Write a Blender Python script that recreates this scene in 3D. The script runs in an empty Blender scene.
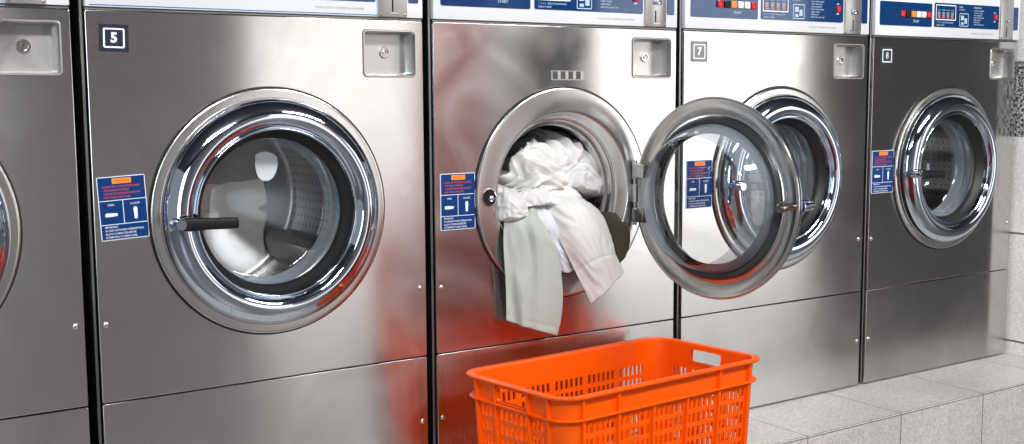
import bpy, bmesh, math, random
from mathutils import Vector, Matrix, noise
PI = math.pi
scn = bpy.context.scene
col = scn.collection
random.seed(7)

# ------------------------------------------------------------------ materials
def new_mat(name):
    m = bpy.data.materials.new(name); m.use_nodes = True
    nt = m.node_tree; b = nt.nodes['Principled BSDF']
    return m, nt, b
def plain(name, c, rough=.5, metal=0., spec=.5, emit=None):
    m, nt, b = new_mat(name)
    b.inputs['Base Color'].default_value = (*c, 1); b.inputs['Roughness'].default_value = rough
    b.inputs['Metallic'].default_value = metal; b.inputs['Specular IOR Level'].default_value = spec
    # faint procedural variation of the finish
    n = nt.nodes.new('ShaderNodeTexNoise'); n.inputs['Scale'].default_value = 35
    tc = nt.nodes.new('ShaderNodeTexCoord'); nt.links.new(tc.outputs['Object'], n.inputs['Vector'])
    r = nt.nodes.new('ShaderNodeMapRange')
    r.inputs['To Min'].default_value = max(0.02, rough-.04); r.inputs['To Max'].default_value = min(1, rough+.04)
    nt.links.new(n.outputs['Fac'], r.inputs['Value']); nt.links.new(r.outputs['Result'], b.inputs['Roughness'])
    return m
def N(nt, typ, **kw):
    n = nt.nodes.new(typ)
    for k, v in kw.items(): setattr(n, k, v)
    return n
def math_node(nt, op, a, b=None, c=None):
    n = N(nt, 'ShaderNodeMath', operation=op)
    for i, v in enumerate((a, b, c)):
        if v is None: continue
        if isinstance(v, (int, float)): n.inputs[i].default_value = v
        else: nt.links.new(v, n.inputs[i])
    return n.outputs[0]
def steel(name, c=(.60, .585, .575), rough=.15, aniso=.95, smudge=.8, tangent=(0, 0, 1)):
    m, nt, b = new_mat(name)
    b.inputs['Metallic'].default_value = 1
    tc = N(nt, 'ShaderNodeTexCoord'); info = N(nt, 'ShaderNodeObjectInfo')
    add = N(nt, 'ShaderNodeVectorMath', operation='ADD')
    sc = N(nt, 'ShaderNodeVectorMath', operation='SCALE'); sc.inputs[0].default_value = (31, 7, 17)
    nt.links.new(info.outputs['Random'], sc.inputs['Scale'])
    nt.links.new(tc.outputs['Object'], add.inputs[0]); nt.links.new(sc.outputs[0], add.inputs[1])
    # fine horizontal brushing
    mp = N(nt, 'ShaderNodeMapping'); mp.inputs['Scale'].default_value = (4, 4, 420)
    nt.links.new(tc.outputs['Object'], mp.inputs['Vector'])
    br = N(nt, 'ShaderNodeTexNoise'); br.inputs['Scale'].default_value = 1; br.inputs['Detail'].default_value = 4
    nt.links.new(mp.outputs[0], br.inputs['Vector'])
    # hand smudges and wiped patches
    sm = N(nt, 'ShaderNodeTexNoise'); sm.inputs['Scale'].default_value = 4.5; sm.inputs['Detail'].default_value = 6
    sm.inputs['Distortion'].default_value = 1.2
    nt.links.new(add.outputs[0], sm.inputs['Vector'])
    rr = N(nt, 'ShaderNodeMapRange'); rr.inputs['From Min'].default_value = .3; rr.inputs['From Max'].default_value = .75
    rr.inputs['To Min'].default_value = rough*.85; rr.inputs['To Max'].default_value = rough*(1.15+smudge*.6)
    nt.links.new(sm.outputs['Fac'], rr.inputs['Value'])
    nt.links.new(rr.outputs['Result'], b.inputs['Roughness'])
    cr = N(nt, 'ShaderNodeMapRange'); cr.inputs['From Min'].default_value = .25; cr.inputs['From Max'].default_value = .8
    cr.inputs['To Min'].default_value = 1.05; cr.inputs['To Max'].default_value = 1.05-.22*smudge
    nt.links.new(sm.outputs['Fac'], cr.inputs['Value'])
    br2 = math_node(nt, 'MULTIPLY_ADD', br.outputs['Fac'], .14, .93)
    tot = math_node(nt, 'MULTIPLY', cr.outputs['Result'], br2)
    cs = N(nt, 'ShaderNodeVectorMath', operation='SCALE'); cs.inputs[0].default_value = c
    nt.links.new(tot, cs.inputs['Scale']); nt.links.new(cs.outputs[0], b.inputs['Base Color'])
    bp = N(nt, 'ShaderNodeBump'); bp.inputs['Strength'].default_value = .02; bp.inputs['Distance'].default_value = .001
    nt.links.new(br.outputs['Fac'], bp.inputs['Height']); nt.links.new(bp.outputs[0], b.inputs['Normal'])
    if aniso:
        b.inputs['Anisotropic'].default_value = aniso
        t = N(nt, 'ShaderNodeCombineXYZ')
        for i, v in enumerate(tangent): t.inputs[i].default_value = v
        nt.links.new(t.outputs[0], b.inputs['Tangent'])
    return m
def chrome(name, c=(.56, .62, .71), rough=.04):
    m, nt, b = new_mat(name)
    b.inputs['Metallic'].default_value = 1; b.inputs['Base Color'].default_value = (*c, 1)
    tc = N(nt, 'ShaderNodeTexCoord'); n = N(nt, 'ShaderNodeTexNoise'); n.inputs['Scale'].default_value = 14; n.inputs['Detail'].default_value = 5
    nt.links.new(tc.outputs['Object'], n.inputs['Vector'])
    r = N(nt, 'ShaderNodeMapRange'); r.inputs['From Min'].default_value = .35; r.inputs['From Max'].default_value = .75
    r.inputs['To Min'].default_value = rough*.7; r.inputs['To Max'].default_value = rough*1.9
    nt.links.new(n.outputs['Fac'], r.inputs['Value']); nt.links.new(r.outputs['Result'], b.inputs['Roughness'])
    return m
def glass(name):
    # thin pane: clear with mirror reflection by angle
    m = bpy.data.materials.new(name); m.use_nodes = True; nt = m.node_tree
    for n in list(nt.nodes): nt.nodes.remove(n)
    out = N(nt, 'ShaderNodeOutputMaterial'); mix = N(nt, 'ShaderNodeMixShader')
    tr = N(nt, 'ShaderNodeBsdfTransparent'); tr.inputs['Color'].default_value = (.95, .965, .96, 1)
    gl = N(nt, 'ShaderNodeBsdfGlossy'); gl.inputs['Roughness'].default_value = .025; gl.inputs['Color'].default_value = (1, 1, 1, 1)
    fr = N(nt, 'ShaderNodeLayerWeight'); fr.inputs['Blend'].default_value = .5
    tc = N(nt, 'ShaderNodeTexCoord'); n = N(nt, 'ShaderNodeTexNoise'); n.inputs['Scale'].default_value = 9
    nt.links.new(tc.outputs['Object'], n.inputs['Vector'])
    f2 = math_node(nt, 'MULTIPLY', math_node(nt, 'MULTIPLY_ADD', math_node(nt, 'POWER', fr.outputs['Facing'], 5), .85, .06), math_node(nt, 'MULTIPLY_ADD', n.outputs['Fac'], .5, .95))
    nt.links.new(f2, mix.inputs[0]); nt.links.new(tr.outputs[0], mix.inputs[1]); nt.links.new(gl.outputs[0], mix.inputs[2])
    nt.links.new(mix.outputs[0], out.inputs['Surface'])
    return m
def thick_glass(name):
    # the conical side of the window bowl: thick bluish glass, half clear
    m = bpy.data.materials.new(name); m.use_nodes = True; nt = m.node_tree; b = nt.nodes['Principled BSDF']
    out = nt.nodes['Material Output']; b.inputs['Base Color'].default_value = (.40, .46, .52, 1); b.inputs['Roughness'].default_value = .06
    b.inputs['Metallic'].default_value = .2
    tr = N(nt, 'ShaderNodeBsdfTransparent'); tr.inputs['Color'].default_value = (.85, .9, .92, 1)
    mix = N(nt, 'ShaderNodeMixShader'); lw = N(nt, 'ShaderNodeLayerWeight'); lw.inputs['Blend'].default_value = .45
    f = math_node(nt, 'MULTIPLY_ADD', lw.outputs['Facing'], .45, .34)
    nt.links.new(f, mix.inputs[0]); nt.links.new(tr.outputs[0], mix.inputs[1]); nt.links.new(b.outputs[0], mix.inputs[2])
    nt.links.new(mix.outputs[0], out.inputs['Surface'])
    return m
def drum_mat():
    m, nt, b = new_mat('perforated drum steel')
    b.inputs['Metallic'].default_value = 1; b.inputs['Roughness'].default_value = .3
    tc = N(nt, 'ShaderNodeTexCoord'); s = N(nt, 'ShaderNodeSeparateXYZ'); nt.links.new(tc.outputs['Object'], s.inputs[0])
    ang = math_node(nt, 'ARCTAN2', s.outputs['Z'], s.outputs['X'])
    rad = math_node(nt, 'SQRT', math_node(nt, 'ADD', math_node(nt, 'POWER', s.outputs['X'], 2), math_node(nt, 'POWER', s.outputs['Z'], 2)))
    a = math_node(nt, 'MULTIPLY', ang, 66/(2*PI)); y = math_node(nt, 'MULTIPLY', s.outputs['Y'], 50)
    fa = math_node(nt, 'SUBTRACT', math_node(nt, 'FRACT', a), .5); fy = math_node(nt, 'SUBTRACT', math_node(nt, 'FRACT', y), .5)
    d = math_node(nt, 'SQRT', math_node(nt, 'ADD', math_node(nt, 'POWER', fa, 2), math_node(nt, 'POWER', fy, 2)))
    hole = math_node(nt, 'MULTIPLY', math_node(nt, 'LESS_THAN', d, .20), math_node(nt, 'GREATER_THAN', rad, .195))
    mx = N(nt, 'ShaderNodeMix', data_type='RGBA'); mx.inputs['A'].default_value = (.52, .52, .53, 1); mx.inputs['B'].default_value = (.26, .26, .26, 1)
    nt.links.new(hole, mx.inputs['Factor']); nt.links.new(mx.outputs['Result'], b.inputs['Base Color'])
    tg = N(nt, 'ShaderNodeTangent', direction_type='RADIAL', axis='Y'); b.inputs['Anisotropic'].default_value = .8
    b.inputs['Anisotropic Rotation'].default_value = .25
    nt.links.new(tg.outputs[0], b.inputs['Tangent'])
    return m
def terrazzo(name, base, xline=None, zlines=(), granite=None, rough=.35, speck=.5):
    m, nt, b = new_mat(name); b.inputs['Roughness'].default_value = rough
    tc = N(nt, 'ShaderNodeTexCoord'); s = N(nt, 'ShaderNodeSeparateXYZ'); nt.links.new(tc.outputs['Object'], s.inputs[0])
    v = N(nt, 'ShaderNodeTexVoronoi'); v.inputs['Scale'].default_value = 170; nt.links.new(tc.outputs['Object'], v.inputs['Vector'])
    n = N(nt, 'ShaderNodeTexNoise'); n.inputs['Scale'].default_value = 260; n.inputs['Detail'].default_value = 3; nt.links.new(tc.outputs['Object'], n.inputs['Vector'])
    big = N(nt, 'ShaderNodeTexNoise'); big.inputs['Scale'].default_value = 3; big.inputs['Detail'].default_value = 4; nt.links.new(tc.outputs['Object'], big.inputs['Vector'])
    rmp = N(nt, 'ShaderNodeValToRGB'); e = rmp.color_ramp.elements
    e[0].position = .3; e[0].color = (*[c*(1-speck) for c in base], 1); e[1].position = .62; e[1].color = (*[min(1, c*1.12) for c in base], 1)
    mixv = math_node(nt, 'ADD', math_node(nt, 'MULTIPLY', n.outputs['Fac'], .65), math_node(nt, 'MULTIPLY', v.outputs['Color'], .3))
    nt.links.new(mixv, rmp.inputs[0]); colr = rmp.outputs[0]
    if granite:
        z0, z1, gc = granite
        g = N(nt, 'ShaderNodeValToRGB'); g.color_ramp.interpolation = 'CONSTANT'; ge = g.color_ramp.elements
        ge[0].position = 0; ge[0].color = (.02, .02, .02, 1); ge[1].position = .46; ge[1].color = (.32, .32, .31, 1)
        k = ge.new(.58); k.color = (.75, .74, .72, 1)
        n2 = N(nt, 'ShaderNodeTexNoise'); n2.inputs['Scale'].default_value = 130; n2.inputs['Detail'].default_value = 2; nt.links.new(tc.outputs['Object'], n2.inputs['Vector'])
        nt.links.new(n2.outputs['Fac'], g.inputs[0])
        msk = math_node(nt, 'MULTIPLY', math_node(nt, 'GREATER_THAN', s.outputs['Z'], z0), math_node(nt, 'LESS_THAN', s.outputs['Z'], z1))
        mx = N(nt, 'ShaderNodeMix', data_type='RGBA'); nt.links.new(msk, mx.inputs['Factor']); nt.links.new(colr, mx.inputs['A']); nt.links.new(g.outputs[0], mx.inputs['B'])
        colr = mx.outputs['Result']
    mask = None
    def orr(a, bb): return bb if a is None else math_node(nt, 'MAXIMUM', a, bb)
    if xline:
        ax, x0, pitch, w = xline
        t = math_node(nt, 'DIVIDE', math_node(nt, 'SUBTRACT', s.outputs[ax], x0), pitch)
        d = math_node(nt, 'ABSOLUTE', math_node(nt, 'SUBTRACT', t, math_node(nt, 'ROUND', t)))
        mask = orr(mask, math_node(nt, 'LESS_THAN', d, w/pitch))
    for ax, z0, w in zlines:
        d = math_node(nt, 'ABSOLUTE', math_node(nt, 'SUBTRACT', s.outputs[ax], z0))
        mask = orr(mask, math_node(nt, 'LESS_THAN', d, w))
    if mask is not None:
        mx = N(nt, 'ShaderNodeMix', data_type='RGBA'); nt.links.new(mask, mx.inputs['Factor']); nt.links.new(colr, mx.inputs['A']); mx.inputs['B'].default_value = (.13, .12, .115, 1)
        colr = mx.outputs['Result']
    st = N(nt, 'ShaderNodeMapRange'); st.inputs['From Min'].default_value = .3; st.inputs['From Max'].default_value = .7; st.inputs['To Min'].default_value = .88; st.inputs['To Max'].default_value = 1.06
    nt.links.new(big.outputs['Fac'], st.inputs['Value'])
    cs = N(nt, 'ShaderNodeVectorMath', operation='SCALE'); nt.links.new(colr, cs.inputs[0]); nt.links.new(st.outputs['Result'], cs.inputs['Scale'])
    nt.links.new(cs.outputs[0], b.inputs['Base Color'])
    return m
def fabric(name, c, scale=900):
    m, nt, b = new_mat(name); b.inputs['Roughness'].default_value = .9; b.inputs['Specular IOR Level'].default_value = .15
    b.inputs['Sheen Weight'].default_value = .15
    tc = N(nt, 'ShaderNodeTexCoord'); n = N(nt, 'ShaderNodeTexNoise'); n.inputs['Scale'].default_value = scale; n.inputs['Detail'].default_value = 2
    nt.links.new(tc.outputs['Object'], n.inputs['Vector'])
    r = N(nt, 'ShaderNodeMapRange'); r.inputs['To Min'].default_value = .9; r.inputs['To Max'].default_value = 1.05; nt.links.new(n.outputs['Fac'], r.inputs['Value'])
    cs = N(nt, 'ShaderNodeVectorMath', operation='SCALE'); cs.inputs[0].default_value = c; nt.links.new(r.outputs['Result'], cs.inputs['Scale'])
    nt.links.new(cs.outputs[0], b.inputs['Base Color'])
    bp = N(nt, 'ShaderNodeBump'); bp.inputs['Strength'].default_value = .15; bp.inputs['Distance'].default_value = .0006
    nt.links.new(n.outputs['Fac'], bp.inputs['Height']); nt.links.new(bp.outputs[0], b.inputs['Normal'])
    return m

M = dict(
    steel=steel('brushed stainless steel'),
    steel_low=steel('brushed stainless steel lower', rough=.16),
    pocket=steel('pocket steel', c=(.55, .54, .53), rough=.3, aniso=.3),
    frame=steel('door frame steel', c=(.64, .63, .62), rough=.2, aniso=0, smudge=.25),
    back=steel('door inner steel', c=(.60, .58, .555), rough=.2, aniso=0, smudge=.4),
    chrome=chrome('polished chrome'),
    bolt=chrome('worn bolt metal', (.42, .37, .31), .18),
    drum=drum_mat(),
    glass=glass('door glass'), bowl=thick_glass('thick bowl glass'), strip=steel('gap strip steel', c=(.25, .25, .25), rough=.3, aniso=.3),
    rubber=plain('black rubber', (.012, .012, .013), .45),
    gasket=plain('grey door gasket', (.035, .04, .045), .3),
    black=plain('black plastic', (.008, .008, .009), .42, 0, .3),
    dark=plain('dark casing', (.025, .024, .024), .6),
    white=plain('white enamel', (.70, .72, .74), .22),
    blue=plain('blue panel print', (.004, .038, .135), .07, 0, .6),
    pale=plain('pale print', (.42, .55, .68), .4),
    stripe=plain('blue pinstripe', (.02, .13, .36), .3),
    label=plain('label blue', (.002, .036, .165), .4, 0, .2),
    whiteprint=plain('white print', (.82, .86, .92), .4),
    orange_print=plain('orange print', (.95, .28, .03), .4),
    red_print=plain('red print', (.70, .085, .03), .4),
    red=plain('red button', (.55, .012, .02), .3),
    amber=plain('amber button', (.85, .26, .03), .3),
    cream=plain('white button', (.82, .84, .78), .3),
    navy=plain('navy plate', (.010, .011, .035), .35),
    sticker=plain('faded sticker', (.36, .36, .37), .35, .6),
    sticker_dark=plain('sticker dark squares', (.06, .055, .055), .4),
    glareplate=plain('glare-greyed plate', (.20, .20, .21), .35),  # grey stands in for the reflection washing out this plate
    blackplate=plain('black plate', (.02, .02, .022), .35),
    orange=plain('orange plastic', (.94, .105, .0), .38, 0, .3),
)

# ------------------------------------------------------------------ geometry helpers
class MB:
    """collects shapes with material slots into ONE mesh object"""
    def __init__(s): s.v = []; s.f = []; s.m = []; s.mats = []
    def slot(s, mat):
        if mat not in s.mats: s.mats.append(mat)
        return s.mats.index(mat)
    def add(s, geo, mat, mtx=None):
        vs, fs = geo; o = len(s.v); k = s.slot(mat)
        for v in vs:
            v = Vector(v)
            s.v.append(tuple(mtx @ v) if mtx else tuple(v))
        for f in fs: s.f.append([i+o for i in f]); s.m.append(k)
        return s
    def build(s, name, parent=None, loc=(0, 0, 0), rot=(0, 0, 0), smooth=True, angle=35):
        me = bpy.data.meshes.new(name); me.from_pydata(s.v, [], s.f)
        for m in s.mats: me.materials.append(M[m] if isinstance(m, str) else m)
        me.polygons.foreach_set('material_index', s.m)
        me.update()
        if smooth:
            me.polygons.foreach_set('use_smooth', [True]*len(me.polygons)); me.set_sharp_from_angle(angle=math.radians(angle))
        o = bpy.data.objects.new(name, me); col.objects.link(o)
        o.location = loc; o.rotation_euler = rot
        if parent: o.parent = parent
        return o
def one(name, geo, mat, parent=None, loc=(0, 0, 0), rot=(0, 0, 0), smooth=True, angle=35):
    return MB().add(geo, mat).build(name, parent, loc, rot, smooth, angle)
def thing(name, label, cat, loc=(0, 0, 0), rotz=0, group=None):
    o = bpy.data.objects.new(name, None); col.objects.link(o); o.empty_display_size = .05
    o.location = loc; o.rotation_euler = (0, 0, rotz); o['label'] = label; o['category'] = cat
    if group: o['group'] = group
    return o
def tag(o, label, cat, group=None):
    o['label'] = label; o['category'] = cat
    if group: o['group'] = group
    return o
def struct(o): o['kind'] = 'structure'; return o
def box(x0, x1, y0, y1, z0, z1):
    vs = [(x, y, z) for x in (x0, x1) for y in (y0, y1) for z in (z0, z1)]
    return vs, [(0, 1, 3, 2), (4, 6, 7, 5), (0, 4, 5, 1), (2, 3, 7, 6), (0, 2, 6, 4), (1, 5, 7, 3)]
def bevel_box(x0, x1, y0, y1, z0, z1, b=.002, seg=2):
    bm = bmesh.new(); vs, fs = box(x0, x1, y0, y1, z0, z1)
    bv = [bm.verts.new(v) for v in vs]
    for f in fs: bm.faces.new([bv[i] for i in f])
    bmesh.ops.recalc_face_normals(bm, faces=bm.faces)
    bmesh.ops.bevel(bm, geom=list(bm.edges), offset=b, segments=seg, affect='EDGES', profile=.5)
    bm.verts.index_update()
    r = [tuple(v.co) for v in bm.verts], [[v.index for v in f.verts] for f in bm.faces]
    bm.free(); return r
def lathe(prof, seg=96, a0=0, a1=2*PI, closed=True):
    """profile of (r, y) turned about the y axis"""
    vs = []; fs = []; n = len(prof)
    for i in range(seg):
        a = a0+(a1-a0)*i/seg
        for r, y in prof: vs.append((r*math.cos(a), y, r*math.sin(a)))
    for i in range(seg):
        j = (i+1) % seg
        for k in range(n-1): fs.append((i*n+k, j*n+k, j*n+k+1, i*n+k+1))
    return vs, fs
def smooth_prof(pts, k=5):
    out = []
    for i in range(len(pts)-1):
        p0 = pts[max(i-1, 0)]; p1 = pts[i]; p2 = pts[i+1]; p3 = pts[min(i+2, len(pts)-1)]
        for j in range(k):
            t = j/k
            out.append(tuple(.5*(2*b+(c-a)*t+(2*a-5*b+4*c-d)*t*t+(-a+3*b-3*c+d)*t**3) for a, b, c, d in zip(p0, p1, p2, p3)))
    out.append(pts[-1]); return out
def cyl(p, q, r, seg=20, r2=None):
    p = Vector(p); q = Vector(q); d = (q-p).normalized(); r2 = r if r2 is None else r2
    a = d.orthogonal().normalized(); b = d.cross(a); vs = []; fs = []
    for c, rr in ((p, r), (q, r2)):
        for i in range(seg):
            t = 2*PI*i/seg; vs.append(tuple(c+a*rr*math.cos(t)+b*rr*math.sin(t)))
    for i in range(seg): j = (i+1) % seg; fs.append((i, j, seg+j, seg+i))
    fs.append(tuple(range(seg))[::-1]); fs.append(tuple(range(seg, 2*seg)))
    return vs, fs
def dome(c, r, h, seg=16, rings=4):
    """screw head facing -y"""
    return ([(x+c[0], y+c[1], z+c[2]) for x, y, z in lathe([(r, 0)]+[(r*math.cos(t*PI/2/rings), -h*math.sin(t*PI/2/rings)) for t in range(rings)]+[(.0001, -h)], seg)[0]], lathe([(r, 0)]+[(r, 0)]*rings+[(0, 0)], seg)[1])
def _curve_geo(cu):
    ob = bpy.data.objects.new('tmp', cu); col.objects.link(ob)
    dg = bpy.context.evaluated_depsgraph_get(); dg.update()
    me = bpy.data.meshes.new_from_object(ob.evaluated_get(dg))
    g = [tuple(v.co) for v in me.vertices], [list(p.vertices) for p in me.polygons]
    bpy.data.objects.remove(ob); bpy.data.meshes.remove(me)
    return g
def plate(outer, holes=(), t=.002, bevel=0.):
    """flat plate with holes, drawn in (x, z), front face at y=0, back at y=t"""
    cu = bpy.data.curves.new('plate', 'CURVE'); cu.dimensions = '2D'; cu.fill_mode = 'BOTH'
    for loop in [outer]+list(holes):
        sp = cu.splines.new('POLY'); sp.points.add(len(loop)-1); sp.use_cyclic_u = True
        for i, (x, z) in enumerate(loop): sp.points[i].co = (x, z, 0, 1)
    cu.extrude = t/2-bevel
    if bevel: cu.bevel_depth = bevel; cu.bevel_resolution = 1; cu.offset = -bevel
    vs, fs = _curve_geo(cu); bpy.data.curves.remove(cu)
    return [(x, t/2-z, y) for x, y, z in vs], fs
def rrect(x0, x1, z0, z1, r, k=5):
    out = []
    for cx, cz, a in ((x1-r, z1-r, 0), (x0+r, z1-r, PI/2), (x0+r, z0+r, PI), (x1-r, z0+r, 1.5*PI)):
        for i in range(k+1): t = a+PI/2*i/k; out.append((cx+r*math.cos(t), cz+r*math.sin(t)))
    return out
def circ(cx, cz, r, n=96): return [(cx+r*math.cos(2*PI*i/n), cz+r*math.sin(2*PI*i/n)) for i in range(n)]
def flat(loop, y=0): return [(x, y, z) for x, z in loop], [list(range(len(loop)))[::-1]]
def flat_ring(o, i, y=0):
    n = len(o); return [(x, y, z) for x, z in o+i], [(k, (k+1) % n, n+(k+1) % n, n+k) for k in range(n)]
_tc = {}
def text(body, size, x, z, y, align='CENTER', bold=0., sx=1., rot=0., fit=None):
    """flat lettering facing -y at (x, y, z)"""
    key = (body, align, bold)
    if key not in _tc:
        cu = bpy.data.curves.new('t', 'FONT'); cu.body = body; cu.size = 1; cu.align_x = align; cu.align_y = 'CENTER'
        cu.resolution_u = 2; cu.offset = bold; cu.fill_mode = 'FRONT'
        _tc[key] = _curve_geo(cu); bpy.data.curves.remove(cu)
    vs, fs = _tc[key]
    if fit: sx = fit/((max(v[0] for v in vs)-min(v[0] for v in vs))*size)
    c, s = math.cos(rot), math.sin(rot)
    return [(x+(a*sx*c-b*s)*size, y, z+(a*sx*s+b*c)*size) for a, b, _ in vs], fs
def rotated(geo, cx, cz, ang):
    c, s = math.cos(ang), math.sin(ang)
    return [(cx+(x-cx)*c-(z-cz)*s, y, cz+(x-cx)*s+(z-cz)*c) for x, y, z in geo[0]], geo[1]
def shifted(geo, dx=0, dy=0, dz=0): return [(x+dx, y+dy, z+dz) for x, y, z in geo[0]], geo[1]
def strip_rect(x0, x1, z0, z1, y): return [(x0, y, z0), (x1, y, z0), (x1, y, z1), (x0, y, z1)], [(0, 1, 2, 3)]

# ------------------------------------------------------------------ washing machines
PITCH = .70; HW = .3375; DZ = .606          # pitch, half width of a front, height of the door centre
Z1, Z2, ZTOP = .982, .2752, 1.17
def mk(f, _c={}):
    """mesh made once and shared by the copies"""
    if f.__name__ not in _c: _c[f.__name__] = f()
    return _c[f.__name__]
PKT = (.2025, .3185, .870, .9595)
g_front = plate(rrect(-HW, HW, Z2, Z1, .003, 2), [circ(0, DZ, .20, 96), rrect(*PKT, .007)], .02, .0012)
g_lower = plate(rrect(-HW, HW, .004, Z2-.0025, .003, 2), [], .02, .0012)
DOOR_SHADE_EDGE = [(.2170, -.0040), (.2168, -.0190)]  # dark side painted in for the shadow gap behind the chrome
DOOR_RING = [(.2168, -.0185), (.2182, -.0190)] + smooth_prof([(.2186, -.0205), (.2150, -.0268), (.2085, -.0335), (.1995, -.0395), (.1900, -.0430), (.1805, -.0430), (.1720, -.0390), (.1660, -.0320)], 5) + \
    smooth_prof([(.1645, -.031), (.1625, -.0335), (.1600, -.033), (.1585, -.029), (.1585, -.022)], 4)
DOOR_BACK = [(.2185, -.0105), (.2215, -.0100), (.2225, -.0065), (.2215, -.0035), (.2185, -.0025)] + smooth_prof([(.2160, -.0035), (.2060, -.0085), (.1950, -.0115), (.1850, -.0115), (.1800, -.009)], 4)
DOOR_INNER = smooth_prof([(.1800, -.009), (.1785, -.001), (.1755, .0025), (.1705, .0030), (.1660, .0010), (.1640, -.0025)], 4)
DOOR_DARK = [(.1590, -.022), (.1545, -.014), (.1490, -.008), (.1450, -.003), (.1430, .003)]
BOWL_SIDE = [(.1640, -.0020), (.1640, .0020), (.1630, .0050)] + smooth_prof([(.1620, .008), (.1580, .026), (.1520, .044), (.1440, .060), (.1385, .0670)], 4)
BOWL_TUBE = [(.1475, -.001), (.1640, -.0015)]
BOWL = smooth_prof([(.1385, .0670), (.1340, .0700), (.1240, .0725), (.0900, .0770), (.0450, .0805), (.0002, .0815)], 5)
FRAME = [(.2390, 0), (.2390, -.0050), (.2382, -.0068), (.2365, -.0078), (.2330, -.0080), (.1900, -.0080)] + smooth_prof([(.1865, -.0076), (.1830, -.0045), (.1800, .004), (.1745, .020), (.1715, .026)], 4) + \
    [(.1700, .0265), (.1690, .029)] + smooth_prof([(.1660, .031), (.1640, .036), (.1625, .044)], 3) + [(.1560, .047), (.1535, .051), (.1525, .060), (.1530, .070), (.1800, .076)]
def door(parent, loc, rot=0, scale=1):
    d = MB().add(lathe(DOOR_RING), 'chrome').add(lathe(DOOR_SHADE_EDGE), 'rubber').add(lathe(DOOR_BACK), 'back').build('door', parent, loc, (0, 0, rot), angle=50)  # black rubber on the edge stands in for the shadow gap
    d.scale = (scale,)*3
    one('door_seal', lathe(DOOR_INNER), 'gasket', d)
    one('window_rim', lathe(DOOR_DARK), 'rubber', d)
    MB().add(lathe(BOWL, 96), 'glass').add(lathe(BOWL_SIDE, 96), 'bowl').build('glass_window', d, angle=60)
    h = MB()
    h.add(cyl((-.204, -.040, -.006), (-.204, -.062, -.006), .0115, 24, .0105), 'chrome')
    h.add(cyl((-.204, -.060, -.006), (-.204, -.076, -.006), .0110, 24, .0095), 'chrome')
    bm_v, bm_f = [], []
    secs = [(-.199, .0115, .0075), (-.19, .0130, .008), (-.15, .0108, .007), (-.11, .0105, .006), (-.098, .0105, .0055), (-.096, .008, .004)]
    for x, hz, hy in secs:
        for i in range(14):
            t = 2*PI*i/14; c, s = math.cos(t), math.sin(t)
            bm_v.append((x, -.068+hy*math.copysign(abs(c)**.6, c), -.006-(x+.204)*.03+hz*math.copysign(abs(s)**.6, s)))
    for k in range(len(secs)-1):
        for i in range(14): j = (i+1) % 14; bm_f.append((k*14+i, k*14+j, k*14+14+j, k*14+14+i))
    bm_f.append(tuple(range(14))); bm_f.append(tuple(range(len(secs)*14-14, len(secs)*14))[::-1])
    h.add((bm_v, bm_f), 'black').build('handle', d, angle=50)
    b = MB().add(cyl((-.1985, .012, -.004), (-.1985, -.012, -.004), .0085, 20), 'bolt').add(cyl((-.1985, .024, -.004), (-.1985, .012, -.004), .0062, 20), 'bolt') \
        .add(cyl((-.1985, .031, -.004), (-.1985, .024, -.004), .0105, 20, .0115), 'bolt').add(cyl((-.1985, .0335, -.004), (-.1985, .031, -.004), .007, 20), 'bolt')
    b.build('latch_bolt', d)
    return d
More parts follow.
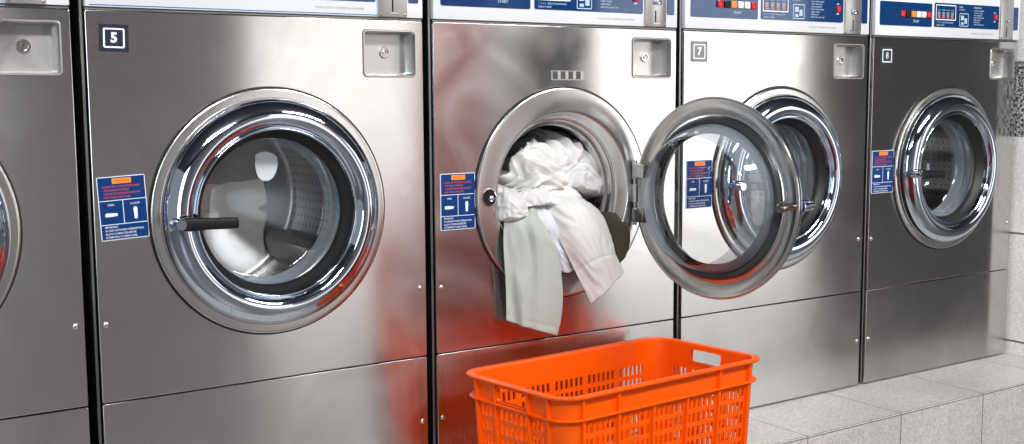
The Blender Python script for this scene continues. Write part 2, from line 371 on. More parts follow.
def warning_label(parent, cx, cz, w, h, tilt, y=-.0012):
    b = MB(); L, R, T, B = cx-w/2, cx+w/2, cz+h/2, cz-h/2
    add = lambda g, m: b.add(rotated(g, cx, cz, tilt), m)
    add(plate(rrect(L, R, B, T, .002, 2), [], .001), 'whiteprint'); b.v = [(x, y0+y, z) for x, y0, z in b.v]
    e = w*.016; y1 = y-.0003; y2 = y-.0006
    d1, d2 = T-.375*h, T-.752*h
    add(strip_rect(L+e, R-e, d1+e/2, T-e, y1), 'label')
    add(strip_rect(L+e, cx-e/2, d2+e/2, d1-e/2, y1), 'label'); add(strip_rect(cx+e/2, R-e, d2+e/2, d1-e/2, y1), 'label')
    add(strip_rect(L+e, R-e, B+e, d2-e/2, y1), 'label')
    add(flat(rrect(cx-.19*w, cx+.21*w, T-.115*h, T-.03*h, .001), y2), 'orange_print')
    add(text('WARNING', .056*h, cx+.01*w, T-.073*h, y2-.0003, bold=.0, fit=.31*w), 'red_print')
    for i, (s, ind) in enumerate((('DO NOT TRY TO OPEN DOOR WHEN:', .78), ('\u2022 THE DRUM IS TURNING', .54), ('\u2022 YOU SEE WATER IN THE WINDOW', .78), ('\u2022 ANY WASH LIGHT IS ON', .56))):
        add(text(s, .046*h, L+.10*w, T-(.162+.055*i)*h, y2, 'LEFT', .008, fit=ind*w), 'red_print')
    add(text('OPEN', .046*h, cx-.25*w, d1-.07*h, y2, fit=.13*w), 'whiteprint'); add(text('LOCKED', .046*h, cx+.25*w, d1-.07*h, y2, fit=.20*w), 'whiteprint')
    def lever(px, pz, rot):
        loop = []
        r1, r2, l = .042*w, .032*w, .19*w
        for i in range(9): t = PI/2+PI*i/8; loop.append((-l/2+r1*math.cos(t), r1*math.sin(t)))
        for i in range(9): t = -PI/2+PI*i/8; loop.append((l/2+r2*math.cos(t), r2*math.sin(t)))
        c, s = math.cos(rot), math.sin(rot)
        add(flat([(px+x*c-z*s, pz+x*s+z*c) for x, z in loop], y2), 'whiteprint')
    lever(cx-.25*w, d1-.225*h, 0); lever(cx+.25*w, d1-.225*h, -PI/2)
    for i, (s, q) in enumerate((('IMPORTANT', .27), ('IN CASE OF POWER INTERRUPTION,', .80), ('ALLOW 2-3 MINUTES BEFORE', .64), ('ATTEMPTING TO OPEN DOOR.', .66))):
        add(text(s, .044*h, L+.09*w, d2-(.042+.053*i)*h, y2, 'LEFT', .008, fit=q*w), 'whiteprint')
    return b.build('warning_label', parent, smooth=False)
def number_plate(parent, n, cx, cz, w, h, mat, ink, tilt, tall=1.):
    b = MB(); add = lambda g, m: b.add(rotated(g, cx, cz, tilt), m)
    add(shifted(plate(rrect(cx-w/2, cx+w/2, cz-h/2, cz+h/2, .001, 2), [], .001), 0, -.0013, 0), mat)
    a, t = .365, .06
    add(flat_ring(rrect(cx-a*w, cx+a*w, cz-a*h, cz+a*h, .003), rrect(cx-(a-t)*w, cx+(a-t)*w, cz-(a-t)*h, cz+(a-t)*h, .002), -.0016), ink)
    add(text(n, .50*h, cx, cz, -.0017, bold=(.0 if n == '8' else .045), sx=tall), ink)
    return b.build('number_plate', parent, smooth=False)
def control_panel_left(parent):
    p = MB().add(shifted(plate(rrect(-.3205, -.0925, 1.0165, 1.0825, .005), [], .0016, .0003), 0, -.0047, 0), 'blue')
    p.add(text('START', .009, -.165, 1.0305, -.0052, bold=.02), 'pale')
    o = p.build('control_panel', parent, smooth=False)
    for k, m in enumerate(('red', 'black', 'amber', 'cream', 'cream', 'red')):
        x = -.2255+.0231*k
        one('push_button', bevel_box(x-.0092, x+.0092, -.0095, -.0045, 1.0415, 1.0585, .0016), m, o)
def control_panel_right(parent):
    z0, z1, y = 1.0175, 1.0865, -.0052
    p = MB().add(shifted(plate(rrect(-.0815, .2285, z0, z1, .004), [], .0016, .0003), 0, -.0047, 0), 'blue')
    def frame(a, b, c, d, t, m): p.add(flat_ring(rrect(a, b, c, d, .002, 2), rrect(a+t, b-t, c+t, d-t, .001, 2), y), m)
    frame(-.0765, .0165, 1.0375, 1.0815, .0026, 'whiteprint')
    for k in range(4):                                     # price and programme rows behind the little display window
        x = -.062+.0205*k
        p.add(strip_rect(x-.006, x+.006, 1.043, 1.061, y), 'sticker'); p.add(strip_rect(x-.004, x+.004, 1.0445, 1.050, y-.0002), 'red_print')
        p.add(text(('HOT', 'WARM', 'COOL', 'COLD')[k], .0052, x, 1.066, y, bold=.01), 'pale')
    for k, s in enumerate(('1  2  3  4   SELECT PROGRAMME', 'INSERT COINS')):
        p.add(text(s, .0055, -.072, 1.0305-.0075*k, y, 'LEFT', .01), 'pale')
    p.add(text('WASH', .0065, .030, 1.0775, y, 'LEFT', .02), 'pale'); p.add(text('DETERGENT', .0055, .030, 1.070, y, 'LEFT', .01), 'pale')
    frame(.034, .077, 1.022, 1.060, .0022, 'pale')
    p.add(strip_rect(.041, .055, 1.040, 1.053, y), 'pale'); p.add(strip_rect(.058, .070, 1.030, 1.046, y), 'pale'); p.add(strip_rect(.042, .054, 1.027, 1.034, y), 'pale')
    p.add(text('OPERATION', .0065, .102, 1.0775, y, 'LEFT', .02), 'pale')
    for k, s in enumerate(('LOAD THE LAUNDRY', 'CLOSE THE DOOR', 'ADD DETERGENT', 'SELECT PROGRAMME', 'INSERT COINS', 'PRESS START', 'WAIT FOR LIGHT OFF')):
        p.add(text(s, .0052, .102, 1.0690-.0068*k, y, 'LEFT', .012), 'pale')
    p.add(text('ON', .006, .206, 1.066, y, bold=.02), 'whiteprint'); p.add(text('OFF', .006, .206, 1.040, y, bold=.02), 'whiteprint')
    o = p.build('control_panel', parent, smooth=False)
    one('power_switch', bevel_box(.199, .213, -.010, -.0045, 1.045, 1.061, .0015), 'red', o)
def washer(mx, num, label, is_open=False, warn=None, plate_args=None):
    t = thing('washing_machine', label, 'washing machine', (mx, 0, 0), group='stainless washing machines in a row')
    # casing: sides, top, back and bottom of dark sheet
    b = MB()
    for x0, x1, y0, y1, z0, z1 in ((-.333, -.327, .021, .68, .004, ZTOP), (.327, .333, .021, .68, .004, ZTOP), (-.327, .327, .67, .68, .004, ZTOP), (-.327, .327, .021, .67, ZTOP-.006, ZTOP), (-.327, .327, .021, .67, .004, .012)):
        b.add(box(x0, x1, y0, y1, z0, z1), 'dark')
    b.build('casing', t, smooth=False)
    one('edge_strip', bevel_box(-.3455, -.3400, .006, .05, .004, ZTOP, .001, 1), 'strip', t)
    one('front_panel', g_front, 'steel', t, angle=30)
    one('lower_panel', g_lower, 'steel_low', t, angle=30)
    one('header_ledge', bevel_box(-HW, HW, .002, .02, Z1+.0008, .9870, .0006, 1), 'strip', t)
    hd = MB().add(bevel_box(-HW, HW, -.003, .02, .9880, ZTOP, .002), 'white')
    if num in ('4', '5'): hd.add(strip_rect(-.33, .233, .9905, .9922, -.0033), 'stripe')
    hd.add(text('HEAVY DUTY COMMERCIAL WASHER', .0062, .15, 1.0025, -.0034, bold=.0), 'sticker')
    hd.build('control_header', t)
    control_panel_left(t); control_panel_right(t)
    one('blue_strip', shifted(plate(rrect(.3035, .3265, 1.018, 1.0865, .003), [], .0016, .0003), 0, -.0047, 0), 'blue', t, smooth=False)
    c = MB().add(bevel_box(.2335, .2985, -.0075, -.002, .9885, 1.15, .0012), 'pocket')
    c.add(strip_rect(.2635, .2672, .9990, 1.026, -.0079), 'black'); c.add(bevel_box(.2525, .2790, -.0095, -.007, .9945, .9975, .001, 1), 'chrome')
    c.add(shifted(dome((0, 0, 0), .0028, .0014), .2390, -.0075, .9935), 'bolt'); c.add(shifted(dome((0, 0, 0), .0028, .0014), .2935, -.0075, .9935), 'bolt')
    co = c.build('coin_slot', t)
    one('coin_button', bevel_box(.2600, .2775, -.016, -.007, 1.040, 1.050, .002), 'chrome', co)
    # recessed lock pocket with its pressed rim
    x0, x1, z0, z1 = PKT; D = .034
    k = MB(); lo = rrect(x0, x1, z0, z1, .007); n = len(lo)
    rows = [(rrect(x0-.0035, x1+.0035, z0-.0035, z1+.0035, .0095), -.0006), (rrect(x0-.002, x1+.002, z0-.002, z1+.002, .008), -.003), (rrect(x0, x1, z0, z1, .007), -.003), (rrect(x0+.003, x1-.003, z0+.003, z1-.003, .006), .003), (rrect(x0+.0045, x1-.0045, z0+.0045, z1-.0045, .005), D)]
    vs = []; fs = []
    for loop, y in rows: vs += [(x, y, z) for x, z in loop]
    for r in range(len(rows)-1):
        for i in range(n): j = (i+1) % n; fs.append((r*n+i, r*n+j, (r+1)*n+j, (r+1)*n+i))
    fs.append([(len(rows)-1)*n+i for i in range(n)])
    lp = k.add((vs, fs), 'pocket').build('lock_pocket', t, angle=50)
    kl = MB().add([[(x+.266, y+D, z+.9185) for x, y, z in g] if i == 0 else g for i, g in enumerate(lathe([(.0118, 0), (.0118, -.0025), (.0108, -.0038), (.0078, -.0038), (.0072, -.001), (.0050, -.001), (.0048, -.0036), (.0002, -.0038)], 32))], 'back')
    kl.add(strip_rect(.2652, .2668, .9170, .9225, D-.0041), 'black')
    kl.build('key_lock', lp)
    for x, z in ((.3212, .423), (-.3255, .4195), (.3250, .1328), (-.3250, .1330)):
        one('screw', dome((0, 0, 0), .0062, .0035), 'frame', t, (x, -.0002, z))
    # door frame, drum
    one('door_frame', shifted(lathe(FRAME), 0, 0, DZ), 'frame', t, angle=28)
    one('gap_shade_ring', shifted(lathe([(.2428, -.0002), (.2424, -.0018), (.2405, -.0022), (.2391, -.0006)]), 0, 0, DZ), 'rubber', t)  # dark ring stands in for the shaded gap round the flange
    dr = one('drum', lathe([(.154, .0765), (.2030, .078), (.2035, .10), (.2035, .370)] + smooth_prof([(.2000, .380), (.185, .384), (.12, .378), (.05, .366), (.035, .364)], 3) + [(.033, .358), (.0002, .356)], 96), 'drum', t, (0, 0, DZ), angle=40)
    for a in (205, 325, 85):
        r = math.radians(a); ca, sa = math.cos(r), math.sin(r); vs = []
        for y in (.085, .37):
            for w, h in ((-.040, .0), (-.016, .036), (-.008, .044), (.008, .044), (.016, .036), (.040, .0)):
                rr = math.sqrt(max(.2030**2-w*w, 0))-h; vs.append((rr*ca-w*sa, y, rr*sa+w*ca))
        one('drum_lifter', (vs, [(i, i+1, i+7, i+6) for i in range(5)]+[(0, 1, 2, 3, 4, 5), (6, 7, 8, 9, 10, 11)]), 'frame', dr)
    if warn: warning_label(t, *warn)
    if plate_args: number_plate(t, num, *plate_args)
    if not is_open: t_door = door(t, (0, 0, DZ))
    if num == '5': one('glare_patch', shifted(flat(PATCH), 0, .0730, 0), 'whiteprint', t_door, smooth=False)  # white shape painted in for a reflection on the glass
    return t
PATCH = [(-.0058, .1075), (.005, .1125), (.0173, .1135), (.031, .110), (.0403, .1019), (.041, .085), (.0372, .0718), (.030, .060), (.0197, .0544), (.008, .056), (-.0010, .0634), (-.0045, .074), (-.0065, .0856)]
washer(-1.05, '4', 'stainless washing machine with a wide recessed lock, cut off at the left edge')
washer(-.35, '5', 'stainless washing machine with a closed chrome door and navy plate reading 5', warn=(-.286, .631, .0855, .1150, .045), plate_args=(-.2893, .9340, .0515, .0480, 'navy', 'whiteprint', -.02))
w6 = washer(.35, '6', 'stainless washing machine with its round door swung open and laundry spilling out', True, warn=(-.2817, .6022, .0865, .1215, 0.0))
washer(1.05, '7', 'stainless washing machine with glare-greyed plate reading 7, half hidden by an open door', warn=(-.283, .606, .0860, .1200, .0), plate_args=(-.2880, .9325, .0535, .0500, 'glareplate', 'whiteprint', 0.))
washer(1.75, '8', 'stainless washing machine with black plate reading 8, next to the white end wall', warn=(-.2853, .6077, .0940, .1200, 0.), plate_args=(-.2814, .9320, .0560, .0505, 'blackplate', 'whiteprint', 0., 1.))
# the open door of machine six: hinged on the right of its frame
ha = math.radians(81); hx, hy = .185, -.0215; SC = 1.016
dr6 = door(w6, (hx+.2255*math.cos(ha)+.0065*SC*math.sin(ha), hy-.2255*math.sin(ha)+.0065*SC*math.cos(ha), .597), math.radians(99), SC)
hg = MB()
for z0, z1 in ((.632, .668), (.576, .618), (.528, .562)):
    hg.add(shifted(cyl((0, 0, z0), (0, 0, z1), .0075, 20), .192, -.024, 0), 'pocket')
hg.add(cyl((.192, -.024, .522), (.192, -.024, .674), .0045, 16), 'chrome')
hg.add(bevel_box(.192, .226, -.022, -.009, .577, .617, .0015), 'pocket')
for z0, z1 in ((.634, .666), (.530, .560)): hg.add(bevel_box(.184, .200, -.062, -.024, z0, z1, .0015), 'pocket')
hg.build('hinge', w6)
# latch hole in the frame and the worn sticker above the door
lh = MB().add(shifted(lathe([(.0205, -.0081), (.0200, -.0100), (.0180, -.0105), (.0170, -.0085), (.0167, -.0081)], 32), -.2065, 0, DZ+.001), 'frame').add(([(x-.2065, y, z+DZ+.001) for x, y, z in lathe([(.0171, -.0085), (.0002, -.0083)], 32)[0]], lathe([(1, 0), (0, 0)], 32)[1]), 'black')
lh.add(shifted(dome((0, 0, 0), .0075, .005), -.2005, -.0084, DZ-.001), 'frame').build('latch_hole', w6)
s = MB().add(shifted(plate(rrect(-.034, .062, .8615, .8835, .001, 2), [], .0008), 0, -.0010, 0), 'sticker')
for k in range(4): s.add(strip_rect(-.030+.0215*k, -.0165+.0215*k, .8645, .8815, -.0013), 'sticker_dark'); s.add(strip_rect(-.0165+.0215*k, -.0085+.0215*k, .8645, .8815, -.0013), 'pocket')
s.build('sticker', w6, smooth=False)

# ------------------------------------------------------------------ orange laundry crate
crate = thing('laundry_crate', 'bright orange slotted plastic crate with end handles in front of the open washer', 'crate', (.333, -.2165, .0006), math.radians(3.5))
HX, HY, CR, CH = .2825, .1505, .042, .250
def taper(geo):
    out = []
    for x, y, z in geo[0]:
        k = 1-.045*(1-z/CH); out.append((x*k-.08*y, y*(1-.06*(1-z/CH)), z))
    return out, geo[1]
def sweep(prof, arcs=None):
    """profile of (outward offset, z) swept round the rounded rectangle of the crate"""
    loop = []
    K = 8
    for cx, cy, a in ((HX-CR, HY-CR, 0), (-HX+CR, HY-CR, PI/2), (-HX+CR, -HY+CR, PI), (HX-CR, -HY+CR, 1.5*PI)):
        for i in range(K+1): t = a+PI/2*i/K; loop.append((cx, cy, math.cos(t), math.sin(t)))
    vs = []; fs = []; n = len(prof)
    rng = range(len(loop)) if arcs is None else range(arcs*(K+1), arcs*(K+1)+K+1)
    idx = list(rng)
    for i in idx:
        cx, cy, c, s = loop[i]
        for o, z in prof: vs.append((cx+(CR+o)*c, cy+(CR+o)*s, z))
    m = len(idx)
    for i in range(m if arcs is None else m-1):
        j = (i+1) % m
        for k in range(n):
            l = (k+1) % n; fs.append((i*n+k, j*n+k, j*n+l, i*n+l))
    if arcs is not None: fs += [tuple(range(n))[::-1], tuple(range((m-1)*n, m*n))]
    return vs, fs
one('rim', taper(sweep([(-.004, .2435), (-.004, .2485), (-.0025, .2505), (.011, .2505), (.0135, .2490), (.0135, .2460), (.012, .2445), (.0, .2435)])), 'orange', crate, angle=50)
one('ledge', taper(sweep([(0, .1990), (0, .2040), (.0085, .2035), (.0105, .2025), (.0105, .2010), (.0085, .1995)])), 'orange', crate, angle=50)
for a in range(4): one('corner_post', taper(sweep([(0, 0), (0, .246), (-.0035, .246), (-.0035, 0)], a)), 'orange', crate)
def wall_panel(half, ribs, top_ribs, ncols, handle=False):
    holes = []
    for a, b, nc in zip(ribs[:-1], ribs[1:], ncols):
        w = b-a-.010; p = w/nc
        for c in range(nc):
            for r in range(6):
                z0 = .018+.0302*r; x = a+.005+p*(c+.5); sw = p*.30
                holes.append(rrect(x-sw, x+sw, z0, z0+.0215, .0025, 2))
    if handle: holes.append(rrect(-.044, .044, .2080, .2375, .006, 4))
    g = MB().add(shifted(plate(rrect(-half, half, .0, .246, .0004, 1), holes, .0035), 0, 0, 0), 'orange')
    for x in ribs: g.add(bevel_box(x-.0030, x+.0030, -.0075, .001, .0, .2005, .0008, 1), 'orange')
    for x in top_ribs: g.add(bevel_box(x-.0030, x+.0030, -.0080, .001, .2005, .245, .0008, 1), 'orange')
    if handle: g.add(shifted(plate(rrect(-.047, .047, .2050, .2405, .008, 4), [rrect(-.044, .044, .2080, .2375, .006, 4)], .010), 0, -.004, 0), 'orange')
    return g
def put(g, ang, dist):
    c, s = math.cos(ang), math.sin(ang)
    g.v = taper(([(x*c-(y-dist)*s, x*s+(y-dist)*c, z) for x, y, z in g.v], g.f))[0]
    g.build('side_wall', crate, smooth=False)
LX, LY = HX-CR, HY-CR
rl = [-LX+.001, -.146, -.049, .049, .146, LX-.001]
for ang in (0, PI): put(wall_panel(LX, rl, [-LX+.001, -.146, .146, LX-.001], [6]*5), ang, HY)
rs = [-LY+.001, -.050, .050, LY-.001]
for ang in (PI/2, -PI/2): put(wall_panel(LY, rs, rs, [4, 6, 4], True), ang, HX)
holes = [rrect(-.228+.038*i-.014, -.228+.038*i+.014, -.105+.03*j-.010, -.105+.03*j+.010, .003, 2) for i in range(13) for j in range(8)]
bg = plate(rrect(-HX+.003, HX-.003, -HY+.003, HY-.003, CR-.003, 6), holes, .004)
one('base', taper(([(x, z, .0045-y) for x, y, z in bg[0]], bg[1])), 'orange', crate, smooth=False)

# ------------------------------------------------------------------ laundry
def cr(p, t):
    n = len(p)-1; i = min(int(t*n), n-1); f = t*n-i
    a, b, c, d = p[max(i-1, 0)], p[i], p[i+1], p[min(i+2, n)]
    if i == 0: a = 2*b-c
    if i == n-1: d = 2*c-b
    return .5*(2*b+(c-a)*f+(2*a-5*b+4*c-d)*f*f+(-a+3*b-3*c+d)*f**3)
def cloth(name, grid, mat, label, cat, nu=70, nv=80, amp=.008, fu=6, fv=1.2, seed=1, warp=.5, fade=0., thick=.0016, extra=None, sharp=1.0, fine=.25, tuck=0.):
    rows = [[Vector(p) for p in r] for r in grid]
    vs = []; fs = []
    P = [[None]*(nu+1) for _ in range(nv+1)]
    for j in range(nv+1):
        v = j/nv
        for i in range(nu+1):
            u = i/nu; P[j][i] = cr([cr(r, u) for r in rows], v)
    for j in range(nv+1):
        for i in range(nu+1):
            du = P[j][min(i+1, nu)]-P[j][max(i-1, 0)]; dv = P[min(j+1, nv)][i]-P[max(j-1, 0)][i]
            n = du.cross(dv)
            n = n.normalized() if n.length > 1e-9 else Vector((0, -1, 0))
            if n.y > 0: n = -n
            u, v = i/nu, j/nv
            w = noise.noise(Vector((u*2.3+seed*3.1, v*2.1, seed*1.7)))*warp
            a = noise.noise(Vector((u*fu+w*fu*.5, v*fv+w, seed*5.3)))
            b2 = noise.noise(Vector((u*fu*2.2+w*2, v*fv*2.0+3*w, seed*9.1+4)))
            c2 = noise.noise(Vector((u*fu*4.5, v*fv*4.2+5*w, seed*2.2+9)))
            ridge = (1-2*abs(a)**.8)*sharp+(1-sharp)*a*2
            h = amp*(ridge*.75+fine*(1-2*abs(b2))+fine*.35*c2)
            k = 1-fade*(1-v)
            p = P[j][i]+n*h*k
            if tuck:
                e = max(0, 1-min(u, 1-u, v, 1-v)/.16)+.35*noise.noise(Vector((u*5, v*5, seed)))
                p = p+Vector((0, tuck*max(e, 0)**2, 0))
            if extra: p = extra(p, u, v, n)
            vs.append(tuple(p))
    for j in range(nv):
        for i in range(nu): q = j*(nu+1)+i; fs.append((q, q+1, q+nu+2, q+nu+1))
    o = one(name, (vs, fs), mat, angle=180)
    s = o.modifiers.new('thickness', 'SOLIDIFY'); s.thickness = thick; s.offset = 0
    return tag(o, label, cat, 'laundry spilling from the open washer')
W1 = fabric('white cotton', (.67, .66, .65)); W2 = fabric('cool white cotton', (.63, .645, .70)); W3 = fabric('warm white linen', (.70, .69, .67))
GR = fabric('pale green grey linen', (.44, .48, .43)); OL = fabric('dark olive knit', (.055, .052, .028))
def hem(v0, v1, d):
    def f(p, u, v, n):
        e = math.exp(-((v-v0)/.008)**2)
        return p-n*d*e
    return f
GREEN = [[(0.2122, 0.03, 0.5883), (0.2346, 0.015, 0.5836), (0.272, 0.01, 0.5795), (0.315, 0.02, 0.5647)], [(0.1745, -0.015, 0.5497), (0.1929, -0.035, 0.5546), (0.228, -0.042, 0.5485), (0.2823, -0.03, 0.5302)], [(0.1681, -0.028, 0.4807), (0.1989, -0.045, 0.48), (0.2436, -0.05, 0.4747), (0.3034, -0.035, 0.4634)], [(0.1766, -0.022, 0.4012), (0.2071, -0.04, 0.3962), (0.2486, -0.05, 0.3844), (0.3144, -0.035, 0.3755)], [(0.1774, -0.02, 0.3335), (0.21, -0.035, 0.3186), (0.2518, -0.045, 0.304), (0.3094, -0.03, 0.2829)]]
SLEEVE = [[(0.315, 0.06, 0.5964), (0.3442, 0.045, 0.6029), (0.3872, 0.045, 0.5983), (0.4424, 0.06, 0.5824)], [(0.3008, 0.0, 0.5581), (0.3203, -0.035, 0.5757), (0.3671, -0.04, 0.5733), (0.4412, -0.015, 0.5505)], [(0.3146, -0.035, 0.5035), (0.3381, -0.06, 0.5224), (0.3861, -0.06, 0.5235), (0.4551, -0.035, 0.4976)], [(0.353, -0.04, 0.4322), (0.3734, -0.062, 0.4538), (0.4135, -0.062, 0.4642), (0.4622, -0.045, 0.4606)], [(0.3952, -0.045, 0.3522), (0.4154, -0.06, 0.3733), (0.4446, -0.06, 0.3937), (0.4838, -0.048, 0.4167)]]
LAV = [[(0.2581, 0.05, 0.591), (0.2914, 0.03, 0.5929), (0.3334, 0.03, 0.5883), (0.3835, 0.04, 0.573)], [(0.2405, 0.0, 0.5461), (0.2688, -0.022, 0.5507), (0.3032, -0.024, 0.5441), (0.3628, 0.0, 0.531)], [(0.2728, -0.012, 0.4929), (0.2905, -0.03, 0.498), (0.3153, -0.034, 0.4965), (0.3754, -0.01, 0.4824)], [(0.315, -0.015, 0.4486), (0.3245, -0.025, 0.4352), (0.3435, -0.026, 0.4267), (0.3825, -0.012, 0.4447)]]
CUFF = [[(0.203, 0.04, 0.6264), (0.2113, 0.02, 0.6227), (0.2347, 0.015, 0.6084), (0.2775, 0.03, 0.5845)], [(0.1794, 0.0, 0.5902), (0.1834, -0.022, 0.596), (0.2044, -0.03, 0.591), (0.248, -0.005, 0.5731)], [(0.1713, -0.012, 0.554), (0.1811, -0.033, 0.5508), (0.2061, -0.035, 0.5516), (0.2472, -0.018, 0.5563)]]
BAND = [[(0.2374, 0.06, 0.6006), (0.2915, 0.05, 0.6214), (0.3649, 0.05, 0.6225), (0.4499, 0.07, 0.6028)], [(0.2217, 0.02, 0.5817), (0.2625, 0.0, 0.6034), (0.3289, 0.0, 0.5999), (0.4434, 0.03, 0.5727)], [(0.2311, 0.01, 0.5594), (0.2575, -0.015, 0.5756), (0.3214, -0.018, 0.5697), (0.4399, 0.01, 0.5461)]]
TWIST = [[(0.3086, 0.15, 0.6808), (0.3342, 0.12, 0.7), (0.3833, 0.12, 0.7152), (0.4371, 0.15, 0.6957)], [(0.2641, 0.1, 0.6521), (0.2874, 0.06, 0.6739), (0.3345, 0.055, 0.6793), (0.4114, 0.09, 0.6607)], [(0.2508, 0.08, 0.6215), (0.2675, 0.035, 0.6417), (0.3223, 0.03, 0.6395), (0.4011, 0.06, 0.6201)], [(0.2615, 0.08, 0.5886), (0.2721, 0.03, 0.6054), (0.3243, 0.025, 0.5984), (0.4113, 0.05, 0.5777)]]
SHIRT = [[(0.3977, 0.17, 0.6962), (0.4181, 0.14, 0.7184), (0.4659, 0.14, 0.7146), (0.5388, 0.18, 0.6789)], [(0.35, 0.11, 0.6669), (0.3708, 0.07, 0.6867), (0.4357, 0.075, 0.6795), (0.5382, 0.13, 0.639)], [(0.3405, 0.08, 0.6312), (0.3599, 0.035, 0.6445), (0.431, 0.045, 0.6362), (0.5275, 0.1, 0.6018)], [(0.3562, 0.07, 0.5935), (0.3676, 0.03, 0.598), (0.4294, 0.035, 0.5873), (0.5167, 0.09, 0.5589)]]
CREST = [[(0.3965, 0.22, 0.6944), (0.4307, 0.2, 0.7187), (0.4854, 0.2, 0.7247), (0.569, 0.22, 0.689)], [(0.3575, 0.18, 0.673), (0.3955, 0.15, 0.697), (0.4551, 0.15, 0.7), (0.5577, 0.18, 0.6607)], [(0.3312, 0.15, 0.6371), (0.3813, 0.13, 0.6552), (0.4525, 0.13, 0.6572), (0.5474, 0.15, 0.6176)]]
OLIVE = [[(0.4767, 0.05, 0.5452), (0.4883, 0.03, 0.5509), (0.5076, 0.02, 0.5481), (0.5321, 0.02, 0.5394)], [(0.4655, 0.02, 0.5198), (0.4766, -0.004, 0.526), (0.5003, -0.012, 0.5252), (0.534, -0.008, 0.5105)], [(0.4698, 0.01, 0.4824), (0.4808, -0.014, 0.484), (0.5064, -0.016, 0.4799), (0.5356, -0.01, 0.4794)], [(0.4801, 0.0, 0.4397), (0.4887, -0.012, 0.4356), (0.5052, -0.014, 0.4344), (0.5236, -0.01, 0.4467)]]

cloth('towel', GREEN, GR, 'pale green grey cloth hanging lowest out of the open washer', 'cloth', amp=.016, fu=2.6, fv=.9, seed=5, fade=.2, extra=hem(.95, 1, .0012), sharp=.3, fine=.12, warp=.9)
cloth('shirt_sleeve', SLEEVE, W3, 'white shirt sleeve with a cuff hanging to the right over the door opening', 'shirt', amp=.012, fu=2.6, fv=1.6, seed=11, extra=hem(.76, 1, .0022), sharp=.5, fine=.2, warp=.8)
cloth('pillowcase', LAV, W2, 'bluish white cloth hanging in a point between the green cloth and the sleeve', 'cloth', amp=.013, fu=2.4, fv=1.6, seed=21, sharp=.5)
cloth('rolled_shirt_cuff', CUFF, W1, 'white rolled cuff at the left of the opening above the green cloth', 'shirt', amp=.012, fu=2.2, fv=2.0, seed=31, sharp=.4, tuck=.03)
cloth('crumpled_cloth', BAND, W1, 'white crumpled cloth lying across the middle of the opening', 'cloth', amp=.020, fu=3.0, fv=1.6, seed=41, sharp=.7, tuck=.05, fine=.4, nu=110)
cloth('twisted_cloth', TWIST, W3, 'warm white twisted cloth at the upper left of the opening', 'cloth', amp=.042, fu=1.7, fv=3.0, seed=51, warp=1.1, sharp=.6, fine=.42, tuck=.09, nu=110, nv=110)
cloth('white_shirt', SHIRT, W1, 'white shirt bunched at the right of the pile in the drum', 'shirt', amp=.042, fu=2.1, fv=2.3, seed=61, warp=1.1, sharp=.6, fine=.42, tuck=.09, nu=110, nv=110)
cloth('bed_sheet', CREST, W2, 'bluish white sheet heaped at the top of the pile in the drum', 'sheet', amp=.03, fu=2.0, fv=2.0, seed=71, warp=.9, sharp=.5, fine=.2)
cloth('sweater', OLIVE, OL, 'dark olive garment showing at the lower right lip of the opening', 'sweater', amp=.005, fu=2, fv=2, seed=81, sharp=.4)

# ------------------------------------------------------------------ setting
FZ = -.30
plinth_mat = terrazzo('speckled plinth tile', (.62, .59, .565), ('X', 1.254, .352, .0016), (('Y', -.2462, .0012), ('Z', -.0035, .0012)), speck=.32, rough=.28)
struct(one('trim_1', bevel_box(-4, 2.6, -.25, .80, FZ, 0, .003, 1), plinth_mat, smooth=False))
wall_mat = terrazzo('white end wall tile', (.86, .85, .83), None, (('Z', .044, .003), ('Z', .388, .003)), granite=(.69, .925, 1), speck=.18)
struct(one('wall_right', box(2.10, 2.40, -.07, .80, .0006, 2.7), wall_mat, smooth=False))
paint = plain('grey ceiling paint', (.045, .05, .065), .7)
greyp = plain('grey wall paint', (.09, .088, .088), .7)
lwall = plain('pale grey wall paint', (.72, .70, .70), .7)
pale_strip = plain('pale reflection strip', (.80, .77, .73), .6)
red_strip = plain('red reflection strip', (.55, .10, .07), .6)
red_block = plain('red reflection block', (.45, .05, .022), .6)
floor_mat = terrazzo('floor tile', (.19, .18, .185), ('X', 0, .6, .002), (), speck=.25)
struct(one('floor', box(-4, 9, -4.6, -.251, FZ-.1, FZ), floor_mat, smooth=False))
struct(one('ceiling', box(-4, 9, -4.6, .9, 2.7, 2.8), paint, smooth=False))
struct(one('wall_back', box(-4, 2.10, .80, .90, FZ, 2.7), paint, smooth=False))
struct(one('wall_front', box(-4, 9, -4.7, -4.5, FZ, 2.7), greyp, smooth=False))
struct(one('trim_6', box(-4, 1.24, -4.5, -4.42, FZ, 2.7), lwall, smooth=False))
struct(one('reflect_red_strip', box(2.45, 2.88, -4.5, -4.35, FZ, 2.2), red_strip, smooth=False))  # unseen red upright added for the red streak mirrored in the steel
struct(one('reflect_pale_strip', box(2.89, 3.22, -4.5, -4.38, FZ, 2.7), pale_strip, smooth=False))  # unseen, added for a pale band in the steel's reflection
struct(one('reflect_dark_panel', box(6.3, 9, -4.5, -4.3, FZ, 2.7), plain('dark reflection panel', (.38, .345, .33), .6), smooth=False))  # unseen, added so the right-hand fronts mirror something dark
struct(one('reflect_red_block', bevel_box(.62, 1.40, -1.55, -1.3, FZ, .42, .01), red_block, smooth=False))  # unseen low block, added for the red reflection near the crate

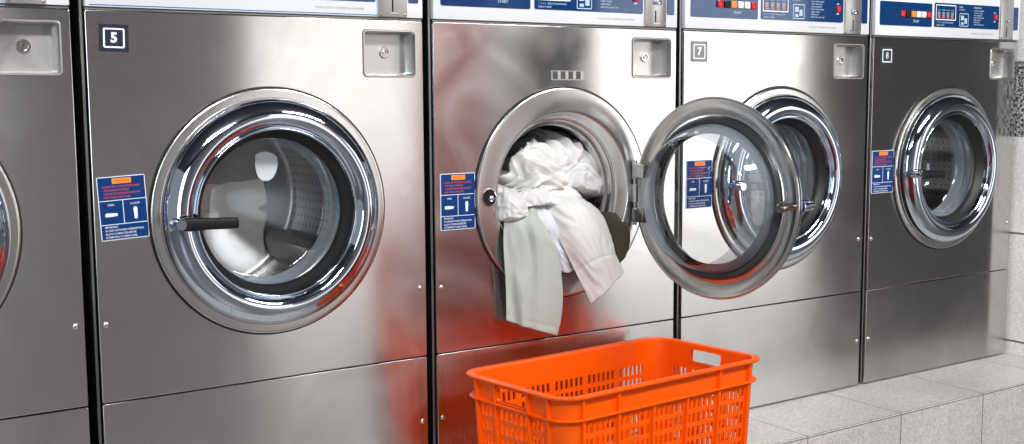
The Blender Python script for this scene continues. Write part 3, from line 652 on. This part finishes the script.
def area(name, loc, target, sx, sy, power, c=(1, 1, 1)):
    l = bpy.data.lights.new(name, 'AREA'); l.shape = 'RECTANGLE'; l.size = sx; l.size_y = sy; l.energy = power; l.color = c
    o = bpy.data.objects.new(name, l); col.objects.link(o); o.location = loc
    o.rotation_euler = (Vector(target)-Vector(loc)).to_track_quat('-Z', 'Y').to_euler()
    return o
area('assumed_window_light', (1.84, -4.4, 1.0), (1.84, 0, 1.0), 1.15, 2.6, 12.5, (1, .97, .94))  # bare lamp for an assumed window, none built; mirrors as a light band
area('assumed_window_light', (4.93, -4.4, 1.0), (4.93, 0, 1.0), 2.15, 2.6, 39, (1, .99, .97))  # wider lamp, its window only assumed; added to whiten the right-hand steel fronts
area('assumed_window_light', (-2.9, -3.6, 1.3), (-1.2, 0, .9), .9, 2.0, 26, (.82, .91, 1))  # unseen bluish lamp, window assumed from the highlights on the chrome
area('fill_light', (-.9, -2.6, 2.6), (.3, 0, .2), 1.3, .35, 78)  # fill light added to brighten the scene, no known fixture
area('fill_light', (1.6, -2.2, 2.6), (1.2, 0, .2), 1.3, .35, 62)  # second added fill, further right
area('fill_light', (2.8, -3.3, 2.6), (2.8, -4.5, .9), 1.0, .3, 17)  # added only to brighten the red strip that the steel mirrors
w = bpy.data.worlds.new('World'); scn.world = w; w.use_nodes = True
w.node_tree.nodes['Background'].inputs[0].default_value = (.9, .95, 1, 1); w.node_tree.nodes['Background'].inputs[1].default_value = .3

# ------------------------------------------------------------------ camera
cam = bpy.data.cameras.new('camera'); co = bpy.data.objects.new('camera', cam); col.objects.link(co); scn.camera = co
cam.sensor_width = 36; cam.lens = 36*1137.06/1024; cam.clip_start = .05
yaw, pitch, roll = .585, -.111, -.006
f = Vector((math.sin(yaw)*math.cos(pitch), math.cos(yaw)*math.cos(pitch), math.sin(pitch)))
r = Vector((math.cos(yaw), -math.sin(yaw), 0)); u = r.cross(f)
r2 = r*math.cos(roll)+u*math.sin(roll); u2 = -r*math.sin(roll)+u*math.cos(roll)
co.matrix_world = Matrix(((r2.x, u2.x, -f.x, -1.1806), (r2.y, u2.y, -f.y, -2.0968), (r2.z, u2.z, -f.z, .8286), (0, 0, 0, 1)))
scn.view_settings.view_transform = 'Standard'; scn.view_settings.look = 'None'
scn.view_settings.exposure = 0.28
